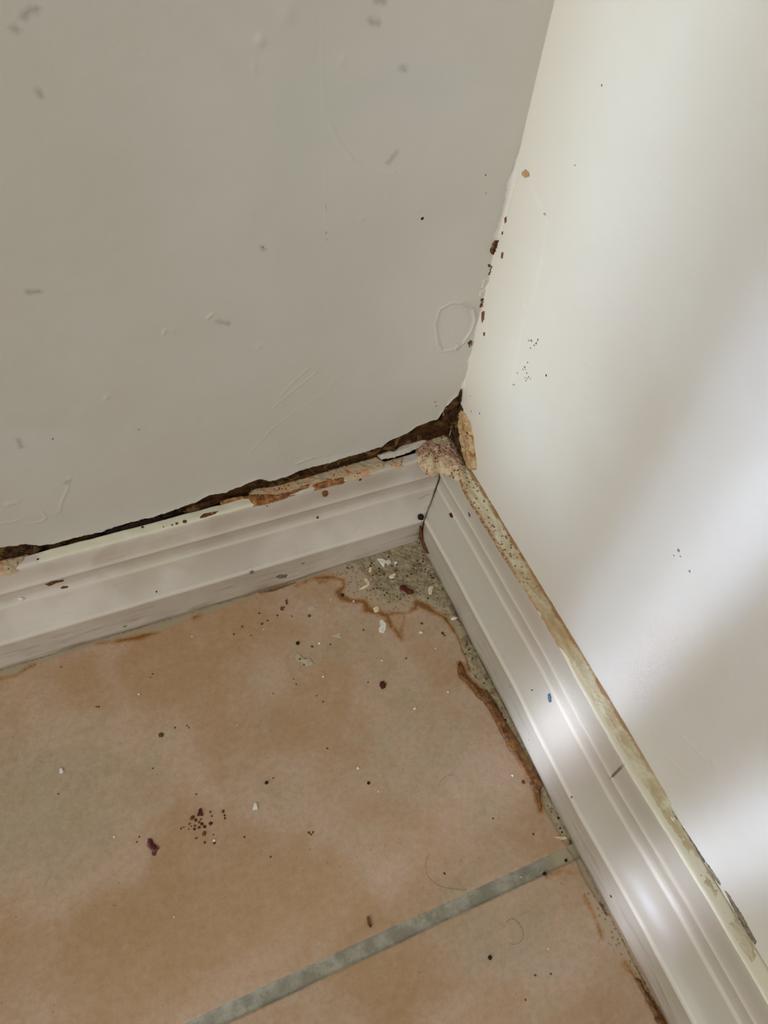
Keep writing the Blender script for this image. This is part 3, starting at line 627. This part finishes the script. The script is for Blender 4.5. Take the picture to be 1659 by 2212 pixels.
# ---- thick brown glue along the right skirting
gl = relief('glue_residue', FL, [(992, 1428), (1002, 1440), (1012, 1470), (1034, 1486), (1052, 1494), (1066, 1516), (1080, 1540), (1100, 1572), (1118, 1600), (1134, 1628), (1150, 1655), (1166, 1682), (1174, 1700), (1166, 1708), (1168, 1730), (1170, 1752), (1162, 1738), (1156, 1712), (1146, 1698), (1134, 1676), (1122, 1655), (1106, 1628), (1094, 1614), (1092, 1602), (1082, 1584), (1068, 1556), (1056, 1534), (1044, 1516), (1032, 1508), (1022, 1494), (1012, 1478), (992, 1464), (988, 1450)], 1.3, M['glue'], None, step=.25, rim=1.0, rough=.4, rs=900, edge=.35, es=800, seed=14)
tagit(gl, 'thick dark brown glue bead with ragged edge along the foot of the right skirting', 'glue')
gl2 = relief('glue_residue', FL, [(1370, 2108), (1384, 2120), (1404, 2150), (1424, 2186), (1445, 2225), (1425, 2225), (1412, 2190), (1400, 2168), (1384, 2138)], .5, M['glue'], None, step=.3, rim=1.0, rough=.3, edge=.6, seed=16)
tagit(gl2, 'thin brown glue residue at the bottom edge of the photo beside the right skirting', 'glue')
# ---- filler lump on top of the mitre
def lump_extra(X, Y, d):
    return np.where(d > 0, 1, 0) * (1.6 * MM * sm(d, 0, 5 * MM) + .6 * MM * fbm(X, Y, 320, 3, 77))
lu = relief('filler_lump', plane_floor(.0500), [(921, 948), (940, 938), (954, 937), (972, 942), (985, 952), (996, 974), (1006, 1000), (1010, 1014), (1005, 1028), (996, 1038), (984, 1034), (970, 1024), (946, 1018), (932, 1027), (918, 1017), (908, 1005), (899, 986), (904, 966)], 1.3, M['filler'], None, step=.22, rim=1.6, rough=.45, rs=900, edge=.4, seed=17, extra=lump_extra)
tagit(lu, 'lumpy cream filler with dark red speckles plugging the top of the mitred skirting corner', 'filler')
# ---- caulk bead between right wall and skirting top
def caulk():
    a = np.arange(-.30, -.012, .3 * MM); t = np.linspace(0, 1, 26)
    Y, T = np.meshgrid(a, t, indexing='ij')
    front = np.interp(a, [-.30, -.2, -.165, -.14, -.11, -.085, -.06, -.04, -.025, -.012], [4.2, 4.2, 4.2, 4.4, 5.0, 5.3, 6.2, 6.6, 6.8, 4.5]) * MM + .35 * MM * fbm(a, a * 0, 300, 4, 81)
    X = -front[:, None] * (1 - T) + .2 * MM * T
    h = np.interp(a, [-.30, -.17, -.16, -.11, -.05, -.02, -.012], [.2, .3, .7, 1.2, 1.4, 1.4, .4])[:, None] * MM
    Z = .0499 + h * np.sin(np.clip(T * 2.6, 0, 1) * math.pi / 2) + 1.2 * MM * T ** 3 * (h > .6 * MM) + .25 * MM * fbm(X, Y, 500, 4, 82) * np.clip(T * 5, 0, 1)
    Z[:, 0] = .0494
    tt = 1 - T
    P = np.stack([X, Y, Z], -1)
    me = grid_mesh('caulk_bead', P[::-1], None, dict(across=T[::-1], along=(-Y / MM)[::-1]))
    m = Mt('aged_caulk', .6, .3)
    ac = m.attr('across'); al = m.attr('along'); n = m.noise(260, 5, .65, .4, None, (1, .35, 1)); n2 = m.noise(900, 4, .6)
    c = m.mix(m.ss(n, .40, .60), srgb(212, 204, 178), srgb(190, 174, 138))
    dots = m.math('MULTIPLY', m.ss(m.voro(620), .36, .24), m.math('MULTIPLY', m.ss(al, 92, 70), .8)); c = m.mix(dots, c, srgb(104, 80, 58))
    # tan staining, strongest 45-110 mm along and against the wall
    band = m.math('MULTIPLY', m.ss(al, 52, 70), m.ss(al, 122, 96))
    k = m.math('ADD', m.math('MULTIPLY', band, .75), m.math('MULTIPLY', m.math('SUBTRACT', m.noise(200, 5, .65, .5, None, (1, .3, 1)), .5), 1.6))
    c = m.mix(m.ss(k, .35, .9, 0, .8), c, srgb(170, 138, 92))
    wl_ = m.math('ADD', m.ss(ac, .60, .95), m.math('MULTIPLY', m.math('SUBTRACT', m.noise(160, 4, .6), .5), 2.2))
    c = m.mix(m.math('MULTIPLY', m.ss(wl_, .5, 1.1), m.ss(al, 165, 135, 0, .85)), c, srgb(150, 104, 60))
    # brown front lip near the corner
    fr = m.math('MULTIPLY', m.ss(ac, .20, .04), m.ss(al, 72, 60, .15, 1)); c = m.mix(m.math('MULTIPLY', fr, m.ss(n2, .3, .6)), c, srgb(140, 88, 42))
    m.col(c); m.bump(m.noise(600, 5, .65), .4 * MM)
    return tagit(link('caulk_bead', me, m.m), 'aged cream and tan caulk bead between the right wall and its skirting board', 'caulk')
caulk()

BV = tree([floor, bl, br, wl, wr, mo, mo2, gl, lu])
# ---- flakes and crumbs
WF = 'white and cream paint flakes scattered on the tiles'
def T(o, label, cat, group=None): return tagit(o, label, cat, group)
T(chip('paint_flake', [(814, 1207), (826, 1206), (834, 1212), (842, 1207), (846, 1216), (838, 1220), (832, 1216), (829, 1226), (822, 1218)], .5, 'white', jag=.4), 'jagged white paint flake on the mortar patch, largest of the flakes there', 'paint flake', WF)
T(chip('paint_flake', [(852, 1214), (858, 1211), (858, 1217), (853, 1222)], .4, 'white', jag=.3), 'small white paint flake just right of the jagged one on the mortar', 'paint flake', WF)
T(chip('paint_flake', [(797, 1227), (804, 1224), (802, 1236), (796, 1236)], .3, 'cream'), 'tiny cream paint flake left of the jagged white flake on the mortar edge', 'paint flake', WF)
T(chip('paint_flake', [(840, 1245), (852, 1238), (856, 1240), (850, 1250), (842, 1250)], .35, 'cream'), 'cream plaster crumb below the jagged white flake on the mortar', 'plaster crumb', WF)
T(chip('paint_flake', [(925, 1271), (930, 1266), (938, 1267), (934, 1276), (932, 1285), (926, 1284)], .5, 'cream', jag=.3), 'cream paint flake on the mortar near the right skirting', 'paint flake', WF)
T(chip('paint_flake', [(974, 1336), (982, 1331), (990, 1333), (984, 1338), (976, 1339)], .4, 'white', lift=.5), 'white sliver lying against the foot of the right skirting', 'paint flake', WF)
T(chip('paint_flake', [(806, 1315), (812, 1309), (820, 1313), (818, 1321), (811, 1324), (807, 1319)], .6, 'cream', jag=.5), 'crumbly white flake sitting on the rust line at the mortar edge', 'paint flake', WF)
T(chip('paint_flake', [(820, 1341), (826, 1338), (834, 1348), (834, 1360), (828, 1368), (820, 1366), (818, 1358), (822, 1352)], .35, 'white', jag=.6), 'chalky white splotch on the tile below the rust line', 'paint splotch', WF)
T(chip('paint_flake', [(905, 1366), (908, 1363), (914, 1366), (912, 1369), (906, 1369)], .4, 'white'), 'small oval white flake on tile right of the chalky splotch', 'paint flake', WF)
T(chip('paint_flake', [(637, 1418), (644, 1410), (650, 1417), (657, 1424), (670, 1422), (678, 1434), (664, 1440), (652, 1430), (642, 1429)], .25, 'pale', jag=.6), 'translucent torn flake with brown crumbs on the tile below the left skirting', 'paint flake', WF)
T(chip('paint_flake', [(549, 1734), (554, 1734), (558, 1749), (546, 1750)], .5, 'white'), 'bright white trapezoid chip in the middle of the tile', 'paint chip', WF)
T(chip('paint_flake', [(129, 1660), (134, 1659), (138, 1668), (134, 1672), (129, 1670)], .5, 'white', jag=.3), 'white paint chip at the far left of the tile', 'paint chip', WF)
T(chip('paint_flake', [(770, 1661), (773, 1655), (777, 1661), (773, 1663)], .4, 'white'), 'small pointed white chip in the tile centre above the black grit', 'paint chip', WF)
T(chip('paint_flake', [(892, 1531), (896, 1528), (900, 1531), (895, 1534)], .4, 'white'), 'small white chip on the tile right of the dark red crumb', 'paint chip', WF)
T(chip('paint_flake', [(38, 1294), (45, 1290), (54, 1293), (46, 1298)], .5, 'white'), 'white paint chip stuck on the left skirting near the photo edge', 'paint chip', WF)
T(chip('paint_flake', [(712, 1291), (716, 1288), (720, 1292), (715, 1300), (712, 1298)], .25, 'pale'), 'thin pale chip just outside the rust loop on the tile', 'paint flake', WF)
T(chip('paint_smear', [(662, 1309), (672, 1302), (676, 1310), (686, 1313), (676, 1318), (670, 1320)], .12, 'pale', jag=.6), 'pale grey paint smear on the tile left of the rust loop', 'paint smear')
T(chip('paint_smear', [(712, 1373), (724, 1368), (734, 1366), (740, 1378), (726, 1377)], .10, 'pale', jag=.6), 'faint grey paint smear on the tile below the rust line', 'paint smear')
T(chip('plaster_curl', [(786, 1250), (792, 1248), (799, 1258), (797, 1266), (786, 1272), (776, 1274), (777, 1271), (788, 1266), (793, 1260)], .3, 'cream', jag=.5), 'curved cream plaster shaving on the left part of the mortar patch', 'plaster crumb', WF)
for u, v, r in [(764, 1299, 2.2), (698, 1462, 2.6), (690, 1390, 3), (1107, 1675, 3.2), (968, 1495, 2.6), (941, 1401, 1.8), (463, 1816, 3.2), (512, 1567, 1.6), (300, 1500, 2.4), (415, 1375, 1.8), (1184, 2050, 1.8), (247, 1808, 2.4), (570, 1360, 1.6), (825, 1427, 2.2), (376, 1981, 1.8), (1126, 1895, 1.6), (817, 1710, 1.8)]:
    T(grain('white_grit', u, v, r, 'white', None, int(u), tall=.6), 'tiny white grain of plaster grit on the tiled floor', 'grit', 'tiny white grit on the tiles')
# dark crumbs
T(chip('dark_crumb', [(864, 1266), (874, 1264), (880, 1270), (892, 1276), (893, 1282), (880, 1284), (872, 1276), (864, 1273)], 1.0, 'darkred', jag=.5), 'dark red brown crumb on the mortar patch', 'crumb')
T(chip('dark_crumb', [(821, 1474), (828, 1472), (834, 1478), (832, 1486), (825, 1489), (820, 1482)], 1.0, 'darkred', jag=.3), 'dark red brown crumb alone in the upper middle of the tile', 'crumb')
T(grain('grit', 348, 1588, 5.5, 'olive', None, 3, tall=.35), 'flat round olive grain on the left half of the tile', 'grit')
T(grain('grit', 576, 1691, 3.8, 'black', None, 5), 'black grit grain above the white trapezoid chip', 'grit')
T(grain('grit', 796, 1692, 3.4, 'black', None, 6), 'black grit grain in the tile centre below the pointed white chip', 'grit')
T(grain('grit', 1058, 2069, 4.6, 'black', None, 7), 'round black grain on the lower tile below the grout line', 'grit')
T(grain('grit', 1177, 1889, 4.6, 'black', None, 8), 'round black grain on the lower edge of the grout line', 'grit')
T(grain('grit', 1130, 1690, 4.2, 'seed', None, 9, tall=.4), 'brown grain beside the lower end of the brown glue', 'grit')
T(grain('grit', 643, 1390, 4, 'black', None, 10), 'dark grain just above the translucent flake', 'grit')
T(grain('grit', 668, 1331, 3.2, 'brown_chip', None, 11), 'brown grain on the tile below the pale grey smear', 'grit')
T(grain('grit', 740, 1286, 3.2, 'black', None, 12), 'dark grain inside the rust loop at the mortar edge', 'grit')
T(grain('grit', 908, 1117, 7.5, 'black', None, 13, sx=1.1, tall=.5), 'black lump painted as the dark hole in the open mitre joint between the two skirting boards', 'dark hole')  # black grain put in as the darkness of the mitre hole
T(grain('grit', 1222, 1859, 3.2, 'black', None, 14), 'small black grain where the grout line meets the skirting', 'grit')
sm_ = T(chip('crumb_smear', [(319, 1812), (328, 1812), (332, 1822), (345, 1832), (338, 1838), (336, 1848), (329, 1848), (328, 1838), (318, 1828)], .5, 'purple', jag=.6), 'dark purple squashed smear on the lower left of the tile', 'smear')
chip('smear_core', [(321, 1813), (327, 1814), (331, 1824), (341, 1833), (333, 1838), (325, 1832), (322, 1822)], .7, 'darkred', sm_)
T(chip('dark_crumb', [(430, 1748), (435, 1746), (439, 1762), (426, 1763)], .6, 'darkred'), 'dark red sliver at the top of the reddish crumb cluster on the tile', 'crumb')
cl = [(415, 1767, 4.5), (423, 1772, 3), (430, 1776, 2.4), (409, 1780, 2.2), (421, 1784, 2.4), (436, 1780, 3), (430, 1788, 3), (442, 1786, 3), (420, 1791, 2.6), (441, 1801, 4), (455, 1779, 3.6), (454, 1754, 2.4), (458, 1763, 1.8), (482, 1753, 3), (485, 1762, 2), (486, 1768, 2), (391, 1790, 2), (397, 1787, 1.6), (408, 1791, 1.4), (442, 1820, 2.6), (424, 1811, 2), (461, 1803, 1.4), (463, 1821, 2.6), (434, 1770, 2), (413, 1785, 1.5), (301, 1808, 1.8), (296, 1819, 1.6), (424, 1716, 1.8)]
for u, v, r in cl:
    T(grain('crumb', u, v, r, random.choice(['brown_chip', 'darkred', 'seed']), None, int(u + v), sx=1.2, ang=u, tall=.5), 'reddish brown crumb in the loose cluster at the left of the tile', 'crumb', 'reddish brown crumb cluster on the tile')
for u, v, r in [(213, 1527, 2), (208, 1526, 1.4), (378, 1572, 1.8), (404, 1568, 1.4), (408, 1572, 1.4), (560, 1325, 2), (578, 1341, 2), (566, 1348, 2.4), (523, 1354, 2), (505, 1370, 1.8), (542, 1373, 1.4), (600, 1330, 1.6), (598, 1329, 1.4), (630, 1331, 1.4), (785, 1361, 2), (956, 1368, 3), (960, 1373, 2), (911, 1347, 2.4), (1060, 1535, 1.6), (640, 1478, 1.6), (634, 1467, 1.2), (878, 1422, 1.6), (876, 1423, 1.2), (590, 1498, 1.4), (684, 1503, 1.4), (698, 1516, 1.6), (795, 1474, 1.6), (330, 1660, 1.6), (126, 1715, 1.6), (1065, 1768, 1.8), (1152, 1802, 2.2), (1156, 2107, 2.2), (1190, 2104, 2), (1135, 2160, 2), (667, 1799, 2.6), (676, 1798, 2), (672, 1803, 2), (528, 1808, 2), (585, 1851, 2), (132, 1441, 1.6), (330, 1456, 1.6), (325, 1463, 1.2), (590, 1681, 1.4), (960, 1887, 2.2), (1160, 1725, 2), (714, 1392, 1.6), (674, 1397, 2.4), (707, 1617, 1.8), (657, 1436, 1.8), (648, 1424, 2.6), (660, 1423, 1.6)]:
    T(grain('dirt_speck', u, v, r, 'brown_chip' if r > 1.9 else 'olive', None, int(u * 3 + v), sx=1.3, ang=v, tall=.4), 'tiny brown dirt speck scattered on the terracotta tile', 'dirt speck', 'tiny brown dirt specks on the tiles')
for pts in [[(616, 1298), (620, 1294), (622, 1304), (618, 1307)], [(605, 1312), (614, 1310), (616, 1313), (607, 1315)], [(604, 1318), (609, 1312), (614, 1318), (611, 1319)]]:
    T(chip('dirt_speck', pts, .3, 'seed'), 'short brown dirt sliver on the tile just below the left skirting', 'dirt speck', 'brown slivers below the left skirting')
T(chip('dead_insect', [(793, 1981), (796, 1980), (800, 1990), (803, 2002), (799, 2004), (794, 1996)], .8, 'seed', jag=.5), 'small brown husk on the tile just above the grout line', 'husk')
T(chip('paint_fleck', [(1184, 1500), (1188, 1498), (1191, 1506), (1191, 1516), (1187, 1517), (1184, 1508)], .3, 'blue', jag=.4), 'small blue paint fleck stuck on the right skirting board', 'paint fleck')
T(chip('plaster_crumb', [(1196, 1808), (1222, 1806), (1226, 1812), (1214, 1814)], .25, 'cream'), 'pale crumb on the tile where the grout meets the right skirting', 'plaster crumb')

# ---- hairs
def hair(px, label, r=.035):
    pts = []
    for i, p in enumerate(px):
        q, n = hit(*p); pts.append(q + n * (.06 + .10 * (i % 2)) * MM)
    fine = []
    for i in range(len(pts) - 1):                       # Catmull-Rom
        a, b, c, d = pts[max(i - 1, 0)], pts[i], pts[i + 1], pts[min(i + 2, len(pts) - 1)]
        for t in [k / 6 for k in range(6)]:
            fine.append(.5 * ((2 * b) + (c - a) * t + (2 * a - 5 * b + 4 * c - d) * t * t + (3 * b - a - 3 * c + d) * t ** 3))
    fine.append(pts[-1]); bm = bmesh.new(); rings = []
    for i, p in enumerate(fine):
        tg = (fine[min(i + 1, len(fine) - 1)] - fine[max(i - 1, 0)]).normalized(); x = tg.orthogonal().normalized(); y = tg.cross(x)
        rr = r * MM * (1 if i < len(fine) - 3 else .5)
        rings.append([bm.verts.new(p + (x * math.cos(k * math.pi / 3) + y * math.sin(k * math.pi / 3)) * rr) for k in range(6)])
    for a, b in zip(rings[:-1], rings[1:]):
        k0 = min(range(6), key=lambda k: (b[k].co - a[0].co).length)
        for k in range(6): bm.faces.new((a[k], a[(k + 1) % 6], b[(k + 1 + k0) % 6], b[(k + k0) % 6]))
    bmesh.ops.recalc_face_normals(bm, faces=bm.faces)
    me = bpy.data.meshes.new('hair'); bm.to_mesh(me); bm.free()
    return tagit(link('hair', me, M['hair']), label, 'hair')
hair([(949, 1702), (950, 1690), (958, 1680), (968, 1675), (978, 1674), (988, 1680)], 'short arched hair on the tile left of the brown glue')
hair([(928, 1842), (920, 1862), (922, 1888), (940, 1908), (965, 1918), (1000, 1922), (1035, 1921)], 'long thin hair curving above the grout line')
hair([(1092, 1993), (1105, 1984), (1118, 1992), (1128, 2008), (1130, 2024), (1122, 2036), (1108, 2040), (1095, 2034)], 'looped thin hair on the lower tile')
hair([(905, 1078), (915, 1073), (925, 1068), (935, 1072)], 'fine dark fibre poking out of the mitre joint between the skirting boards', .05)
